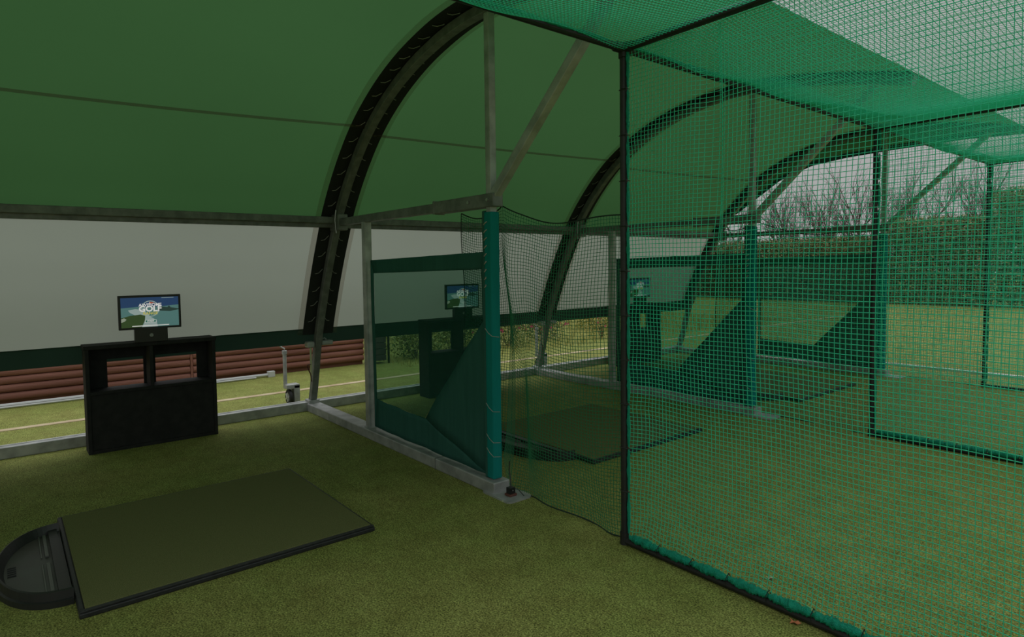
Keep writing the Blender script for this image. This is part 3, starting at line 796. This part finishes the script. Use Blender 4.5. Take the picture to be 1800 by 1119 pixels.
def leaves(mb, c, rad, n, s, zmin=.01, rng=random, boxy=False):
    vs = []; fs = []; k = 0
    while k < n:
        p = Vector((rng.gauss(0, .5), rng.gauss(0, .5), rng.gauss(0, .5)))
        if boxy: p = Vector((rng.uniform(-1, 1), rng.uniform(-1, 1), rng.uniform(-1, 1) * (1 - .12 * rng.random())))
        elif p.length > 1.05: continue
        q = Vector((c[0] + p.x * rad[0], c[1] + p.y * rad[1], c[2] + p.z * rad[2]))
        if q.z < zmin: continue
        a = Vector((rng.uniform(-1, 1), rng.uniform(-1, 1), rng.uniform(-1, 1))).normalized(); b = a.orthogonal().normalized(); ss = s * rng.uniform(.6, 1.3)
        o = len(vs); vs += [q - a * ss, q + b * ss * .45, q + a * ss, q - b * ss * .45]; fs.append((o, o + 1, o + 2, o + 3)); k += 1
    mb.add(vs, fs)
def shrub(x, y, rad, label, lm, n=1800, s=.03, flowers=0, stems=8, group='shrubs outside beyond the curtain', name='shrub'):
    root = thing(name, label, 'shrub', (x, y, 0), group)
    mb = MB(); leaves(mb, (0, 0, rad[2] * .8), rad, n, s); mb.build('foliage', lm, root)
    st = MB()
    for k in range(stems):
        a = random.uniform(0, 6.28); e_ = Vector((rad[0] * .8 * math.cos(a), rad[1] * .8 * math.sin(a), rad[2] * random.uniform(.9, 1.6)))
        st.tube([(0.02 * math.cos(a), .02 * math.sin(a), 0), e_ * .5 + Vector((0, 0, .08)), e_], .010, 4, r2=.003)
    st.build('stems', bark, root)
    if flowers:
        fm = MB()
        for k in range(flowers):
            p = Vector((random.uniform(-1, 1) * rad[0], random.uniform(-1, 1) * rad[1], rad[2] * random.uniform(.6, 1.6)))
            for j in range(5):
                a = j * 1.257; d = Vector((.3, math.cos(a), math.sin(a))); t_ = Vector((0, -math.sin(a), math.cos(a)))
                fm.add([p, p + d * .018 + t_ * .012, p + d * .032, p + d * .018 - t_ * .012], [(0, 1, 2, 3)])
        fm.build('flowers', pink, root)
    return root
shrub(-9.45, 5.65, (.45, .55, .42), 'bushy green shrub next to the timber box, seen through the teal screen window', lf_green)
shrub(-9.75, 6.6, (.45, .55, .45), 'green shrub seen through the openings of the second cabinet', lf_green)
shrub(-9.55, 7.85, (.45, .62, .45), 'pink-flowering shrub right of the teal sleeve', lf_green, 1600, .026, 70)
shrub(-9.8, 9.0, (.42, .55, .42), 'pink-flowering shrub left of the middle arch foot', lf_hedge, 1500, .026, 50)
shrub(-9.2, 10.2, (.35, .4, .30), 'thin sapling on golden grass right of the middle arch foot', lf_gold, 420, .026, 8)
shrub(-10.6, 11.5, (.5, .8, .35), 'golden shrub on the bank far outside the curtain', lf_gold, 1500, .035, 4)
# rough golden grass
gt = MB(); rng = random.Random(3)
for k in range(9000):
    y = rng.uniform(5.0, 17); x = rng.uniform(-12.5, -8.6); h = rng.uniform(.05, .15); a = rng.uniform(0, 6.28); w = .006
    dx, dy = math.cos(a) * w, math.sin(a) * w; lx, ly = rng.uniform(-.04, .04), rng.uniform(-.04, .04)
    gt.add([(x - dx, y - dy, 0), (x + dx, y + dy, 0), (x + lx, y + ly, h)], [(0, 1, 2)])
tag(gt.build('rough_grass', lf_gold), 'rough golden grass on the bank outside the curtain', 'grass', kind='stuff')

# bare trees beyond the open end
def tree_mesh(seed, H):
    rng = random.Random(seed); mb = MB(); cnt = [0]
    def grow(p, d, L, r, lev):
        n = 3; pts = [p]; q = p.copy(); dd = d.copy()
        for i in range(n):
            dd = (dd + Vector((rng.gauss(0, .10), rng.gauss(0, .10), rng.gauss(0.04, .06)))).normalized(); q = q + dd * L / n; pts.append(q.copy())
        mb.tube(pts, r, 4 if lev < 2 else 3, cap=False, r2=r * .55); cnt[0] += 1
        if lev >= 5: return
        for k in range(rng.choice((2, 3, 3)) if lev < 4 else 2):
            s_ = rng.uniform(.35, 1); bp = pts[min(n, max(1, int(round(s_ * n))))]
            nd = (dd + Vector((rng.uniform(-.9, .9), rng.uniform(-.9, .9), rng.uniform(-.1, .6))) * .75).normalized()
            grow(bp, nd, L * rng.uniform(.6, .82), r * .58, lev + 1)
        grow(pts[-1], dd, L * .8, r * .6, lev + 1)
    grow(Vector((0, 0, 0)), Vector((0, 0, 1)), H * .25, H * .013, 0)
    return mb
tm = []
for s_ in range(4):
    o = tree_mesh(20 + s_, 5.5).build('trunk_and_branches', bark); tm.append(o.data); bpy.data.objects.remove(o)
rng = random.Random(11)
ordn = ['leftmost', 'second', 'third', 'fourth', 'fifth', 'sixth', 'seventh', 'eighth', 'ninth', 'tenth', 'eleventh', 'twelfth', 'thirteenth', 'fourteenth']
for k in range(14):
    x = -17.5 + k * 1.0 + rng.uniform(-.3, .3); y = 30 + (k % 2) * 2.5 + rng.uniform(-.6, .6)
    lab = ('leftmost bare grey tree beyond the open end of the shelter' if k == 0 else '%s bare grey tree from the left beyond the open end of the shelter' % ordn[k])
    o = bpy.data.objects.new('bare_tree', tm[k % 4]); COL.objects.link(o); o.location = (x, y, 0); o.rotation_euler.z = rng.uniform(0, 6.28)
    s_ = rng.uniform(1.2, 1.4) if k < 11 else rng.uniform(.95, 1.05); o.scale = (s_, s_, s_); tag(o, lab, 'tree', 'bare trees beyond the shelter')
# field hedge
hl = ['leftmost stretch of', 'second stretch from the left of', 'third stretch from the left of', 'fourth stretch from the left of', 'fifth stretch from the left of', 'sixth stretch from the left of', 'rightmost stretch of']
for k in range(7):
    mb = MB(); rr = random.Random(50 + k); hh = (1.25, 1.25, 1.3, 1.3, 1.6, 2.0, 2.0)[k]
    leaves(mb, (0, 0, hh), (1.60, .8, hh), int(15000 * hh / 1.1), .06, rng=rr, boxy=True)
    o = mb.build('field_hedge', lf_hedge); o.location = (-21 + k * 3.3, 26.5, 0); tag(o, hl[k] + ' the green-brown field hedge below the bare trees', 'hedge', 'field hedge beyond the range')
